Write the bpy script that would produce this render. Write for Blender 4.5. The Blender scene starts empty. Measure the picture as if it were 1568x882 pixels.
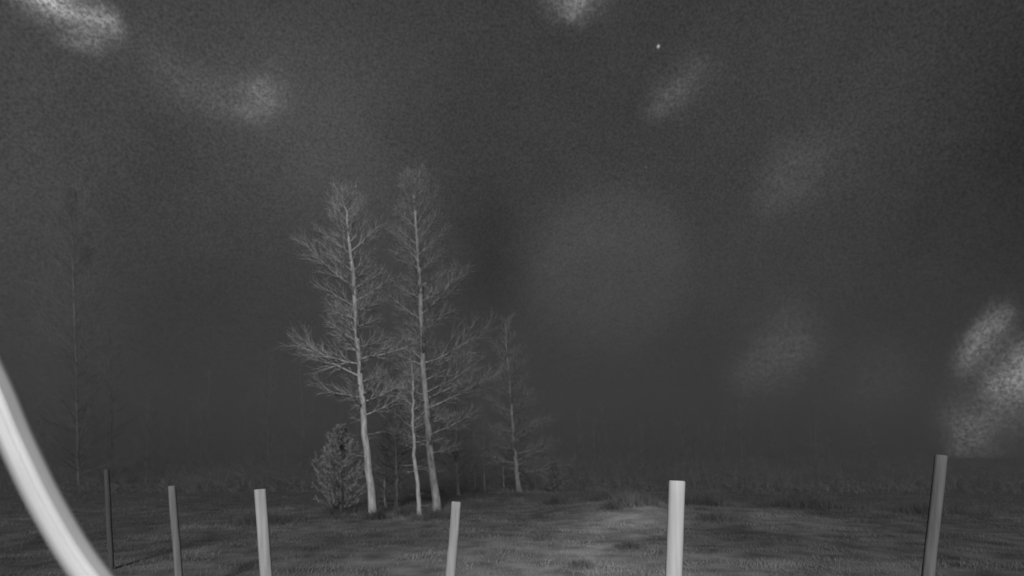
import bpy, math, random
import numpy as np
from mathutils import Vector, noise as mn

F=934.0; HZ=700.0; H=2.3
sc=bpy.context.scene
sc.view_settings.view_transform='Standard'; sc.view_settings.look='None'
sc.view_settings.exposure=0; sc.view_settings.gamma=1

# world position from a bearing (photo column / row) and a surveyed distance
def P(x,y,Y): return Vector(((x-784)/F*Y, Y, H+(HZ-y)/F*Y))

def gh(x,y):
    h=0.10*mn.noise(Vector((x*0.09,y*0.09,0)))+0.04*mn.noise(Vector((x*0.4,y*0.4,3)))
    h+=0.42*math.exp(-((x-4.6)/2.6)**2-((y-25.5)/3.5)**2)
    h+=0.15*math.exp(-((x-11)/6)**2-((y-24)/6)**2)
    h-=0.08
    return h*min(1,max(0,(70-y)/20)) if y>50 else h

# ---------------- materials ----------------
def mat_noise(name,a,b,scale=(1,1,1),nscale=5,rough=0.9,bump=0.3,attr=None,coord='Object',detail=4):
    m=bpy.data.materials.new(name); m.use_nodes=True
    nt=m.node_tree; N=nt.nodes; L=nt.links
    bs=N['Principled BSDF']; bs.inputs['Roughness'].default_value=rough
    bs.inputs['Specular IOR Level'].default_value=0.1
    tc=N.new('ShaderNodeTexCoord'); mp=N.new('ShaderNodeMapping'); mp.inputs['Scale'].default_value=scale
    L.new(tc.outputs[coord],mp.inputs[0])
    nz=N.new('ShaderNodeTexNoise'); nz.inputs['Scale'].default_value=nscale; nz.inputs['Detail'].default_value=detail
    L.new(mp.outputs[0],nz.inputs['Vector'])
    cr=N.new('ShaderNodeValToRGB'); cr.color_ramp.elements[0].position=0.32; cr.color_ramp.elements[1].position=0.68
    cr.color_ramp.elements[0].color=(a,a,a,1); cr.color_ramp.elements[1].color=(b,b,b,1)
    L.new(nz.outputs[0],cr.inputs[0]); out=cr.outputs[0]
    if attr:
        at=N.new('ShaderNodeAttribute'); at.attribute_name=attr
        mx=N.new('ShaderNodeMixRGB'); mx.blend_type='MULTIPLY'; mx.inputs[0].default_value=1
        L.new(out,mx.inputs[1]); L.new(at.outputs['Color'],mx.inputs[2]); out=mx.outputs[0]
    L.new(out,bs.inputs['Base Color'])
    if bump:
        bp=N.new('ShaderNodeBump'); bp.inputs['Strength'].default_value=bump; bp.inputs['Distance'].default_value=0.02
        L.new(nz.outputs[0],bp.inputs['Height']); L.new(bp.outputs[0],bs.inputs['Normal'])
    return m

# ---------------- mesh accumulator ----------------
class Acc:
    def __init__(s): s.v=[]; s.f=[]
    def tube(s,pts,rad,n=3,cap=False):
        base=len(s.v); k=len(pts)
        d0=(pts[-1]-pts[0]).normalized()
        up=Vector((0,0,1)) if abs(d0.z)<0.9 else Vector((1,0,0))
        for i,p in enumerate(pts):
            d=(pts[min(i+1,k-1)]-pts[max(i-1,0)])
            a=d.cross(up)
            if a.length<1e-9: a=Vector((1,0,0))
            a.normalize(); b=a.cross(d).normalized(); r=rad[i]
            for j in range(n):
                t=2*math.pi*j/n
                s.v.append(tuple(p+a*(r*math.cos(t))+b*(r*math.sin(t))))
        for i in range(k-1):
            for j in range(n):
                j2=(j+1)%n
                s.f.append((base+i*n+j,base+i*n+j2,base+(i+1)*n+j2,base+(i+1)*n+j))
        if cap: s.f.append(tuple(base+(k-1)*n+j for j in range(n)))
    def tri(s,a,b,c):
        i=len(s.v); s.v+= [tuple(a),tuple(b),tuple(c)]; s.f.append((i,i+1,i+2))
    def obj(s,name,mat,smooth=True,parent=None):
        me=bpy.data.meshes.new(name); me.from_pydata(s.v,[],s.f); me.update()
        if smooth: me.polygons.foreach_set('use_smooth',[True]*len(me.polygons))
        o=bpy.data.objects.new(name,me); sc.collection.objects.link(o); me.materials.append(mat)
        if parent: o.parent=parent
        return o

def interp(pts,t):
    k=len(pts)-1; x=min(max(t,0),0.9999)*k; i=int(x); return pts[i].lerp(pts[i+1],x-i)

def smooth_line(pts,n,rng,jit):
    out=[]; k=len(pts)-1
    for q in range(n+1):
        x=q/n*k; i=min(int(x),k-1); t=x-i
        p0=pts[max(i-1,0)];p1=pts[i];p2=pts[i+1];p3=pts[min(i+2,k)]
        v=0.5*((2*p1)+(p2-p0)*t+(2*p0-5*p1+4*p2-p3)*t*t+(3*p1-p0-3*p2+p3)*t**3)
        if 0<q<n: v=v+Vector((rng.gauss(0,jit),rng.gauss(0,jit),0))
        out.append(v)
    return out

def branch(acc,rng,p,d,L,r,level,maxlev,tipr,up=0.25,nsub=(9,6),wig=0.05):
    seg=5 if level==1 else (3 if level==2 else 2)
    pts=[p.copy()]; dd=d.copy(); q=p.copy()
    for i in range(seg):
        dd=(dd+Vector((rng.gauss(0,wig),rng.gauss(0,wig),rng.gauss(0,wig)+up/seg))).normalized()
        q=q+dd*(L/seg); pts.append(q.copy())
    rad=[max(tipr*0.7,r*(1-i/seg)**0.9+tipr*0.4) for i in range(seg+1)]
    acc.tube(pts,rad,4 if level==1 else 3)
    if level<maxlev:
        n=nsub[level-1]; n=max(2,int(n*min(1.4,0.4+L/ (2.4 if level==1 else 0.9))))
        ph=rng.random()*6
        for i in range(n):
            s=0.12+0.86*(i+rng.random()*0.8)/n
            pp=interp(pts,s); a=interp(pts,min(1,s+0.12))-interp(pts,s-0.05); a.normalize()
            side=a.cross(Vector((0,0,1)))
            if side.length<0.01: side=Vector((1,0,0))
            side.normalize(); oth=side.cross(a)
            th=ph+i*2.4
            perp=side*math.cos(th)*1.0+oth*(math.sin(th)*0.8)
            ang=rng.uniform(0.38,0.72)
            nd=(a*math.cos(ang)+perp.normalized()*math.sin(ang)).normalized()
            l2=L*(0.46 if level==1 else 0.55)*(1-0.62*s)*rng.uniform(0.65,1.3)+0.10
            branch(acc,rng,pp,nd,l2,max(tipr*0.8,rad[min(seg,int(s*seg))]*0.5),level+1,maxlev,tipr,up*0.6,nsub,wig)

def bare_tree(name,px,Y,rbase,mat,seed,t0,nprim,prof,tipr=0.0045,maxlev=3,nsub=(9,6),el=(0.12,0.85),acc=None,depthf=0.8,jit=0.02,rexp=0.78,up=0.3,pr=1.0):
    rng=random.Random(seed)
    own=acc is None
    if own: acc=Acc()
    pts=[P(x,y,Y) for x,y in px]
    g=gh(pts[0].x,pts[0].y); pts[0].z=g-0.05
    n=22; tr=smooth_line(pts,n,rng,jit)
    rad=[rbase*((1-i/n)**rexp)*(1.0+0.35*math.exp(-i*1.2))+tipr for i in range(n+1)]
    acc.tube(tr,rad,9 if own else 5)
    for i in range(nprim):
        t=t0+(0.985-t0)*((i+rng.random()*0.9)/nprim)
        p=interp(tr,t); az=i*2.39996+rng.uniform(-0.5,0.5)
        u=(t-t0)/(1-t0)
        l,r=prof(u); c=math.cos(az)
        w=(r if c>0 else l); side=abs(c); L=(w*side+0.5*(l+r)*depthf*(1-side))
        L*=rng.uniform(0.45,1.2)
        e=el[0]+(el[1]-el[0])*u+rng.uniform(-0.15,0.2)
        d=Vector((math.cos(az)*math.cos(e),math.sin(az)*math.cos(e),math.sin(e)))
        rr=rad[min(n,int(t*n))]
        branch(acc,rng,p,d,L/max(0.6,math.cos(e)*0.97),min(rr*0.4,0.011+L*0.011)*pr,1,maxlev,tipr,up,nsub)
    for i in range(10 if own else 2):
        t=rng.uniform(0.1,t0+0.05); p=interp(tr,t); az=rng.random()*6.28
        branch(acc,rng,p,Vector((math.cos(az),math.sin(az),rng.uniform(-0.2,0.4))).normalized(),rng.uniform(0.3,0.9),0.012,2,3,tipr,0,(4,3))
    if own: return acc.obj(name,mat)

def bark(name,a,b): return mat_noise(name,a,b,(6,6,1.6),1.6,0.9,0.6)  # per-tree tone also holds lamp light fading with distance

# ---------------- ground + grass ----------------
def axis(lo,hi,step,far):
    a=list(np.arange(lo,hi+step/2,step)); s=step; x=a[-1]
    while x<far: s*=1.35; x+=s; a.append(x)
    s=step; x=a[0]; pre=[]
    while x>-far: s*=1.35; x-=s; pre.append(x)
    return pre[::-1]+a
def track_and_falloff(x,y):
    # pale trampled track, plus lamp falloff painted darker towards the woods and sides
    v=0.58
    xt=0.3+(y-12)*0.30+0.9*math.sin((y-12)*0.16)
    v+=0.78*math.exp(-((x-xt)/1.5)**2)*math.exp(-((y-18.5)/7.5)**2)
    v+=0.36*math.exp(-((x-0.8)/4.5)**2-((y-12)/4)**2)
    v*=0.72+0.28*math.exp(-max(0,y-18)**2/130)
    v*=0.74+0.26*math.exp(-max(0,abs(x-0.8)-4)**2/50)
    v*=1+0.50*mn.noise(Vector((x*0.35,y*0.2,7)))+0.30*mn.noise(Vector((x*1.3,y*0.8,1)))
    return max(0.36,v)
xs=axis(-36,36,0.45,1500); ys=axis(-4,52,0.45,1500)
V=[(x,y,gh(x,y)) for y in ys for x in xs]; nx=len(xs)
Fc=[(j*nx+i,j*nx+i+1,(j+1)*nx+i+1,(j+1)*nx+i) for j in range(len(ys)-1) for i in range(nx-1)]
me=bpy.data.meshes.new('ground'); me.from_pydata(V,[],Fc); me.update()
me.polygons.foreach_set('use_smooth',[True]*len(me.polygons))
ground=bpy.data.objects.new('ground',me); sc.collection.objects.link(ground)
ca=me.color_attributes.new('tone_falloff','FLOAT_COLOR','POINT')
arr=np.ones((len(V),4),dtype=np.float32)
arr[:,0]=arr[:,1]=arr[:,2]=np.array([track_and_falloff(v[0],v[1]) if v[1]<120 and abs(v[0])<120 else 0.4 for v in V])
ca.data.foreach_set('color',arr.ravel())
me.materials.append(mat_noise('soil_and_thatch',0.15,0.34,(1,1,1),1.3,1.0,1.0,attr='tone_falloff',detail=10))

rng=random.Random(5)
gv=[];gf=[];gc=[]
def blade(x,y,z,h,w,c):
    a=rng.gauss(0,0.5); dx=math.cos(a)*w; dy=math.sin(a)*w*0.6
    lx=rng.gauss(0,0.45)*h; ly=rng.gauss(0.2,0.45)*h
    i=len(gv); gv.extend([(x-dx,y-dy,z-0.02),(x+dx,y+dy,z-0.02),(x+lx,y+ly,z+h)])
    gf.append((i,i+1,i+2)); gc.extend([c]*3)
cnt=0
while cnt<120000:
    y=7+ (rng.random()**1.25)*46
    x=rng.uniform(-1,1)*(y*0.95+3)
    n=mn.noise(Vector((x*0.8,y*0.8,11)))
    if rng.random()>0.6+n: continue
    z=gh(x,y); c=track_and_falloff(x,y)*rng.uniform(0.8,1.2)
    h=rng.uniform(0.02,0.065)*(1+1.2*max(0,n))*(1+y/50)
    blade(x,y,z,h,0.005+0.0004*y,c); cnt+=1
for (cx,cy,s,hh,br) in [(4.6,24.5,0.7,0.75,1.2),(5.6,25.5,0.8,0.55,1.0),(3.9,24,0.5,0.45,1.0),(-0.4,13.8,0.25,0.32,1.5),(0.9,17,0.4,0.30,1.1),(2.2,30,0.8,0.8,0.7),
    (-3,24,1.2,0.45,0.7),(-7,27,1.5,0.6,0.6),(9,29,1.5,0.9,0.65),(13,27,2,0.8,0.55),(7.5,22,0.8,0.4,0.7),(-9,22,1.5,0.5,0.55),(17,25,2,0.7,0.5),(6,33,2,0.9,0.6),
    (-5.2,23.5,0.5,0.5,0.7),(-3.4,22.6,0.4,0.45,0.8),(-4.2,25,0.6,0.6,0.6),(1.5,13,0.3,0.2,1.2),(3.0,15.5,0.4,0.25,1.0)]:
    for k in range(int(600*s+200)):
        x=cx+rng.gauss(0,s*0.6); y=cy+rng.gauss(0,s*0.5)
        f=math.exp(-((x-cx)/s)**2)
        blade(x,y,gh(x,y),hh*f*rng.uniform(0.4,1.1),0.009,br*rng.uniform(0.5,1.1)*0.75)
me=bpy.data.meshes.new('grass'); me.from_pydata(gv,[],gf); me.update()
ca=me.color_attributes.new('tone_falloff','FLOAT_COLOR','POINT')
arr=np.ones((len(gv),4),dtype=np.float32); arr[:,0]=arr[:,1]=arr[:,2]=np.array(gc)
ca.data.foreach_set('color',arr.ravel())
grass=bpy.data.objects.new('grass',me); sc.collection.objects.link(grass)
me.materials.append(mat_noise('dry_grass',0.12,0.24,(1,1,1),0.7,1.0,0,attr='tone_falloff'))

# ---------------- main bare trees ----------------
def prof1(u):
    l=2.7*(1-u)**0.85*(0.6+0.4*min(1,u*5)); r=2.0*(1-u)**0.8
    return l+0.2,r+0.2
bare_tree('aspen_tree',[(573,792),(563,700),(553,600),(546,500),(539,400),(531,335),(521,296)],23.9,0.155,bark('aspen_bark_a',0.21,0.43),11,0.27,66,prof1,tipr=0.0043,nsub=(12,6),pr=1.15)
def prof2(u):
    r=3.7*(1-u)**0.85*(0.7+0.3*min(1,u*4)); l=1.9*(1-u)**0.7
    return l+0.2,r+0.2
bare_tree('aspen_tree',[(669,778),(659,690),(651,600),(646,500),(641,400),(636,320),(630,272)],27.0,0.175,bark('aspen_bark_b',0.17,0.35),23,0.16,88,prof2,tipr=0.0047,nsub=(12,6),pr=1.1)
bare_tree('aspen_tree',[(644,796),(638,730),(633,660),(632,600),(629,545)],22.7,0.09,bark('aspen_bark_c',0.20,0.38),31,0.42,22,lambda u:(0.8*(1-u)+0.2,0.8*(1-u)+0.2),tipr=0.0035,nsub=(7,4))
bare_tree('aspen_tree',[(795,750),(788,690),(783,620),(778,560),(773,495)],42.0,0.17,bark('aspen_bark_d',0.16,0.32),47,0.12,64,lambda u:(2.2*(1-u)**0.8+0.3,3.6*(1-u)**0.8+0.3),tipr=0.006,nsub=(11,6))
bare_tree('aspen_tree',[(608,778),(607,720),(606,640),(600,540)],29.0,0.10,bark('aspen_bark_e',0.08,0.17),53,0.2,40,lambda u:(1.8*(1-u)+0.2,1.8*(1-u)+0.2),tipr=0.0045,nsub=(9,5))
bare_tree('aspen_tree',[(702,757),(700,710),(698,640),(690,540)],38.0,0.12,bark('aspen_bark_f',0.12,0.22),59,0.22,44,lambda u:(2.2*(1-u)+0.2,2.4*(1-u)+0.2),tipr=0.005,nsub=(9,5))
bare_tree('aspen_tree',[(121,750),(119,680),(117,560),(112,420),(108,290)],50.0,0.11,bark('aspen_bark_g',0.14,0.22),61,0.10,110,lambda u:(4.3*(1-u)**0.6+0.3,4.6*(1-u)**0.6+0.3),tipr=0.006,nsub=(12,6),el=(0.4,1.0),pr=0.8)
for i,(x,y,t,Y) in enumerate([(742,745,640,44),(771,747,670,43),(590,780,670,29),(728,748,650,45)]):
    bare_tree('sapling_tree',[(x,y),(x-1,(y+t)/2),(x-3,t)],Y,0.07,bark('sapling_bark',0.12,0.22),70+i,0.25,24,lambda u:(1.5*(1-u)+0.15,1.5*(1-u)+0.15),tipr=0.005,nsub=(8,5))

# ---------------- small pines ----------------
def pine(name,x,yb,yt,Y,wid,mat,matb,seed):
    rng=random.Random(seed); b=P(x,yb,Y); b.z=gh(b.x,b.y)-0.03; t=P(x-1,yt,Y)
    e=bpy.data.objects.new(name,None); sc.collection.objects.link(e)
    A=Acc(); Nn=Acc()
    tr=[b.lerp(t,i/8) for i in range(9)]
    A.tube(tr,[0.06*(1-i/8)+0.008 for i in range(9)],7)
    NB=80
    for i in range(NB):
        u=0.05+0.93*(i//5*5+rng.random()*1.8)/NB; p=b.lerp(t,min(u,0.99)); az=i*2.4+rng.uniform(-0.4,0.4)
        L=wid*(math.sin(min(1,(1-u)*1.25)*math.pi/2))**0.9*rng.uniform(0.55,1.25)*(0.8+0.2*min(1,u*4))+0.06
        el=0.1+0.6*u; d=Vector((math.cos(az)*math.cos(el),math.sin(az)*math.cos(el),math.sin(el)))
        pts=[p]
        for k in range(5):
            d=(d+Vector((rng.gauss(0,.07),rng.gauss(0,.07),0.09))).normalized(); pts.append(pts[-1]+d*L/5)
        A.tube(pts,[0.012*(1-k/5)+0.003 for k in range(6)],3)
        subs=[(pts[-3:],1.0)]
        for k in range(5):
            s=rng.uniform(0.3,0.95); q=interp(pts,s); sd=(d+Vector((rng.gauss(0,.8),rng.gauss(0,.8),rng.uniform(0.0,.6)))).normalized()
            subs.append(([q,q+sd*L*0.16,q+sd*L*0.32+Vector((0,0,0.04))],0.8))
        for sp,m in subs:
            for k in range(46):
                s=rng.random(); q=interp(sp,s); ax=(sp[-1]-sp[0]).normalized()
                nd=(ax*0.7+Vector((rng.gauss(0,.6),rng.gauss(0,.6),rng.gauss(0,.6)))).normalized()
                sd=nd.cross(Vector((rng.gauss(0,1),rng.gauss(0,1),rng.gauss(0,1)))).normalized()*0.008
                Nn.tri(q-sd,q+sd,q+nd*rng.uniform(0.05,0.12))
    A.obj('trunk_and_branches',matb,parent=e); Nn.obj('needles',mat,False,parent=e)
pine_b=mat_noise('pine_bark',0.05,0.12,(6,6,2),2); pine_n=mat_noise('pine_needles',0.16,0.32,(1,1,1),5,0.8,0)
pine('pine_tree',522,784,650,26.0,1.3,pine_n,pine_b,3)
pine_n2=mat_noise('pine_needles_dark',0.13,0.24,(1,1,1),5,0.8,0)
pine('pine_tree',851,752,708,41,0.8,pine_n2,pine_b,9)

# ---------------- distant forest (one mass) ----------------
fa=Acc(); rng=random.Random(99)
for i in range(190):
    Y=rng.uniform(56,100); x=rng.uniform(-1.0,1.0)*Y
    px=x/Y*F+784
    if px>1380: continue
    base=HZ+H*F/Y
    hgt=rng.uniform(4.5,11)*(1.25 if px<540 else 0.85)
    top=HZ-(hgt-H)*F/Y
    w=hgt*0.24
    bare_tree('x',[(px,base),(px+rng.gauss(0,2),(base+top)/2),(px+rng.gauss(0,5),top)],Y,0.06,None,200+i,0.08,26,lambda u:(w*(1-u)**.7+.2,w*(1-u)**.7+.2),tipr=0.008,maxlev=2,nsub=(9,3),acc=fa,jit=0.04)
# brushy understorey that closes the view between the trunks, thinning out into the meadow
for i in range(16000):
    Y=38+62*rng.random()**0.8; x=rng.uniform(-1.05,1.05)*Y
    hh=(1.0+2.6*abs(mn.noise(Vector((x*0.12,Y*0.12,5))))+rng.random()**3*2.0)*rng.uniform(0.5,1.1)*(0.5+Y/130)
    hh*=min(1,0.12+(Y-38)/26)
    b=Vector((x,Y,gh(x,Y)-0.03)); l=Vector((rng.gauss(0,.3),rng.gauss(0,.3),1))
    fa.tube([b,b+l*hh*0.5,b+l*hh+Vector((rng.gauss(0,.25),0,0))*min(1,hh)],[0.020,0.014,0.005],3)
    for k in range(5):
        q=b+l*hh*rng.uniform(0.2,0.9); fa.tube([q,q+Vector((rng.gauss(0,.6),rng.gauss(0,.4),rng.uniform(.0,.6)))*min(1,hh)],[0.011,0.005],3)
fa.obj('distant_forest',mat_noise('forest_bark',0.10,0.17,(1,1,1),0.3,1,0),False)  # dark tone stands in for the lamp light dying out

# ---------------- fog added over meadow edge and woods, stands in for lamp falloff ----------------
bpy.ops.mesh.primitive_cube_add(size=1,location=(0,80,6.5))
added_fog=bpy.context.object; added_fog.name='falloff_fog'; added_fog.scale=(420,112,15)
fm=bpy.data.materials.new('thin_falloff_fog'); fm.use_nodes=True; fn=fm.node_tree.nodes; fn.clear()
fo=fn.new('ShaderNodeOutputMaterial'); vs=fn.new('ShaderNodeVolumePrincipled')
vs.inputs['Color'].default_value=(0.235,0.235,0.235,1); vs.inputs['Density'].default_value=0.0165
fm.node_tree.links.new(vs.outputs[0],fo.inputs['Volume'])
added_fog.data.materials.append(fm)

# ---------------- fence posts ----------------
def post(xt,yt,xb,wpx,Y,alb,seed,notch=False,sqp=3.4):
    rng=random.Random(seed)
    top=P(xt,yt,Y); low=P(xb,882,Y); d=(low-top); z0=gh(top.x,top.y)-0.3
    bot=top+d*((z0-top.z)/d.z); r=wpx/2*Y/F
    A=Acc(); n=24; K=26; ax=(top-bot); ax.normalize()
    sx=Vector((top.y,-top.x,0)).normalized()
    sx=(sx-ax*sx.dot(ax)).normalized(); sy=ax.cross(sx)
    ph=[rng.random()*6 for _ in range(4)]
    def ring(c,r,k):
        out=[]
        for j in range(n):
            t=2*math.pi*j/n
            sq=1/(abs(math.cos(t))**sqp+abs(math.sin(t))**sqp)**(1/sqp)   # roughly squared, worn corners
            q=r*sq*(1+0.015*math.cos(5*t+ph[1]+k*0.05)+0.03*mn.noise(Vector((t,k*0.35,seed))))
            if notch and k>K-7 and math.cos(t)<-0.3: q*=0.86
            out.append(tuple(c+sx*(q*math.cos(t))+sy*(q*math.sin(t))))
        return out
    for k in range(K+1):
        c=bot.lerp(top-ax*0.012,k/K)+sx*(0.03*r*math.sin(k*0.5+ph[2]))
        A.v+=ring(c,r*(1.04-0.05*k/K),k)
    A.v+=ring(top+sx*(0.03*r*math.sin(K*0.5+ph[2])),r*0.90,K)
    for k in range(K+1):
        for j in range(n):
            j2=(j+1)%n; A.f.append((k*n+j,k*n+j2,(k+1)*n+j2,(k+1)*n+j))
    A.f.append(tuple((K+1)*n+j for j in range(n)))
    m=mat_noise('post_wood_falloff',alb*0.78,alb*1.12,(14,14,1.0),1.6,0.85,0.3,detail=6)  # uneven lamp light is put into each post's albedo
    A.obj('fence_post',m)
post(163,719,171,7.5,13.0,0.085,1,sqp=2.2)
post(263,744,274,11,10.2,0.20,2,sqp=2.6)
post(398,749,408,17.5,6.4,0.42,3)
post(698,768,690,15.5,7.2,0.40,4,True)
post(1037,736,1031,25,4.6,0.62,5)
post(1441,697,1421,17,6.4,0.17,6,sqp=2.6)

# ---------------- cable drooping close to the camera ----------------
cp=[(-900,-330),(-420,90),(-190,330),(-72,475),(-14,582),(28,680),(78,782),(138,878),(230,985),(400,1130),(700,1300)]
Yc=0.7
cl=smooth_line([P(x,y,Yc) for x,y in cp],120,random.Random(1),0)
A=Acc(); n=72; R=0.0160
for i,p in enumerate(cl):
    d=cl[min(i+1,120)]-cl[max(i-1,0)]; d.normalize()
    b=Vector((0,-1,0)); a=d.cross(b).normalized()
    for j in range(n):
        t=2*math.pi*j/n
        q=R*(0.97+0.26*abs(math.cos(3.5*t+0.9))**0.5-0.2)
        A.v.append(tuple(p+a*(q*math.cos(t))+b*(q*math.sin(t))))
for i in range(120):
    for j in range(n):
        j2=(j+1)%n; A.f.append((i*n+j,i*n+j2,(i+1)*n+j2,(i+1)*n+j))
A.f.append(tuple(range(n))); A.f.append(tuple(120*n+j for j in range(n)))
mc=bpy.data.materials.new('pale_cable_sheath'); mc.use_nodes=True
nb=mc.node_tree.nodes['Principled BSDF']; nb.inputs['Roughness'].default_value=0.28; nb.inputs['Specular IOR Level'].default_value=0.8
nz=mc.node_tree.nodes.new('ShaderNodeTexNoise'); nz.inputs['Scale'].default_value=9
cr=mc.node_tree.nodes.new('ShaderNodeValToRGB'); cr.color_ramp.elements[0].color=(0.55,0.55,0.55,1); cr.color_ramp.elements[1].color=(0.92,0.92,0.92,1)
mc.node_tree.links.new(nz.outputs[0],cr.inputs[0]); mc.node_tree.links.new(cr.outputs[0],nb.inputs['Base Color'])
A.obj('hanging_cable',mc)

# ---------------- world: hazy night sky ----------------
w=bpy.data.worlds.new('World'); sc.world=w; w.use_nodes=True
nt=w.node_tree; N=nt.nodes; L=nt.links; bg=N['Background']
def M(op,a,b=None,c=None):
    m=N.new('ShaderNodeMath'); m.operation=op
    for i,v in enumerate((a,b,c)):
        if v is None: continue
        if isinstance(v,(int,float)): m.inputs[i].default_value=v
        else: L.new(v,m.inputs[i])
    return m.outputs[0]
def VM(op,a,b,c=None):
    m=N.new('ShaderNodeVectorMath'); m.operation=op
    for i,v in enumerate((a,b,c)):
        if v is None: continue
        if isinstance(v,(tuple,Vector)): m.inputs[i].default_value=tuple(v)
        else: L.new(v,m.inputs[i])
    return m.outputs['Value'] if op=='DOT_PRODUCT' else m.outputs[0]
def NZ(scale,detail=2,rough=0.5):
    n=N.new('ShaderNodeTexNoise'); n.inputs['Scale'].default_value=scale; n.inputs['Detail'].default_value=detail; n.inputs['Roughness'].default_value=rough
    L.new(tc.outputs['Generated'],n.inputs['Vector']); return n
tc=N.new('ShaderNodeTexCoord')
sky=N.new('ShaderNodeTexSky'); sky.sky_type='NISHITA'; sky.sun_disc=False
SE=math.radians(24); sky.sun_elevation=SE; sky.sun_rotation=math.radians(180)
bw=N.new('ShaderNodeRGBToBW'); L.new(sky.outputs[0],bw.inputs[0])
nish=M('MULTIPLY',bw.outputs[0],0.0008)
wn=NZ(9,3)
dirw=VM('MULTIPLY_ADD',wn.outputs['Color'],(0.08,0.08,0.08),tc.outputs['Generated'])
def D(x,y): return Vector(((x-784)/F,1,(HZ-y)/F)).normalized()
def lobe(tot,x,y,rx,ry,amp,warp=True,hard=False):
    c=D(x,y)
    sx=abs((D(x+rx*.2,y)-c).x)/.2; sz=abs((D(x,y+ry*.2)-c).z)/.2; sy=max(sx,sz)*1.6
    o=c+(Vector((0.04,0.04,0.04)) if warp else Vector((0,0,0)))
    s=(1/sx,1/sy,1/sz)
    v=VM('MULTIPLY_ADD',dirw if warp else tc.outputs['Generated'],s,(-o.x*s[0],-o.y*s[1],-o.z*s[2]))
    q=VM('DOT_PRODUCT',v,v)
    e=M('POWER',0.3679,M('POWER',q,3.0) if hard else q)
    return M('MULTIPLY_ADD',e,amp,tot)
tot=M('ADD',nish,0.043)
for b in [(200,150,420,260,0.016),(480,220,150,150,0.016),(60,400,130,260,0.010),(330,560,190,190,-0.010),(750,410,60,110,-0.022),
     (1560,330,170,420,-0.018),(1150,600,260,130,-0.014),(1540,830,160,70,-0.02),(915,430,180,170,0.005)]:
    tot=lobe(tot,*b)
tot=lobe(tot,932,420,122,128,0.016,False,True)
pt=0.0  # lens smudges painted into the sky as bright patches
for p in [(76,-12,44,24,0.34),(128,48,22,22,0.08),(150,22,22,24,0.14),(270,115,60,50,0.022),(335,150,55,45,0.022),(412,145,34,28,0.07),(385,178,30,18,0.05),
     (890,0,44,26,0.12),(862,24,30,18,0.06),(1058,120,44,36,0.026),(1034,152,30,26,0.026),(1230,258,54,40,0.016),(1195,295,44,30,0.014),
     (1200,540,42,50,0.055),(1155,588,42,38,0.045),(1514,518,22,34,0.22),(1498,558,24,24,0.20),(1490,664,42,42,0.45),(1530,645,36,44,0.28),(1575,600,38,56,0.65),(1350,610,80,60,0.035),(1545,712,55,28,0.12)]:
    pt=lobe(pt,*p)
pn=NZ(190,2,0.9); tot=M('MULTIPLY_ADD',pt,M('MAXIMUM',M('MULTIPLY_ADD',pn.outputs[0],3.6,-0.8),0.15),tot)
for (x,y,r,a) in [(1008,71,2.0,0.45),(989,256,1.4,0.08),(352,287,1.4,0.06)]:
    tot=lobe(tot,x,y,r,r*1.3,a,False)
cl1=NZ(4,4,0.6); tot=M('MULTIPLY',tot,M('MULTIPLY_ADD',cl1.outputs[0],0.7,0.65))
gr=NZ(330,0,0.5); tot=M('MULTIPLY',tot,M('MULTIPLY_ADD',gr.outputs[0],0.8,0.6))
tot=M('MAXIMUM',tot,0.008)
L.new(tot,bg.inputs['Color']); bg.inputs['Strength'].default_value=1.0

# ---------------- sun (low, from behind the viewpoint), stands in for the infrared lamp ----------------
ld=bpy.data.lights.new('sun_for_infrared_lamp','SUN'); ld.energy=2.5; ld.angle=math.radians(8); ld.color=(1,1,1)
lo=bpy.data.objects.new('sun_for_infrared_lamp',ld); sc.collection.objects.link(lo)
lo.rotation_euler=(math.pi/2-SE,0,0)

# ---------------- camera ----------------
cd=bpy.data.cameras.new('camera'); cam=bpy.data.objects.new('camera',cd); sc.collection.objects.link(cam)
cam.location=(0,0,H); cam.rotation_euler=(math.pi/2,0,0)
cd.sensor_width=36; cd.lens=36*F/1568; cd.shift_y=(HZ-441)/1568
cd.clip_start=0.02; cd.clip_end=5000
cd.dof.use_dof=True; cd.dof.focus_distance=4.4; cd.dof.aperture_fstop=1.7
sc.camera=cam
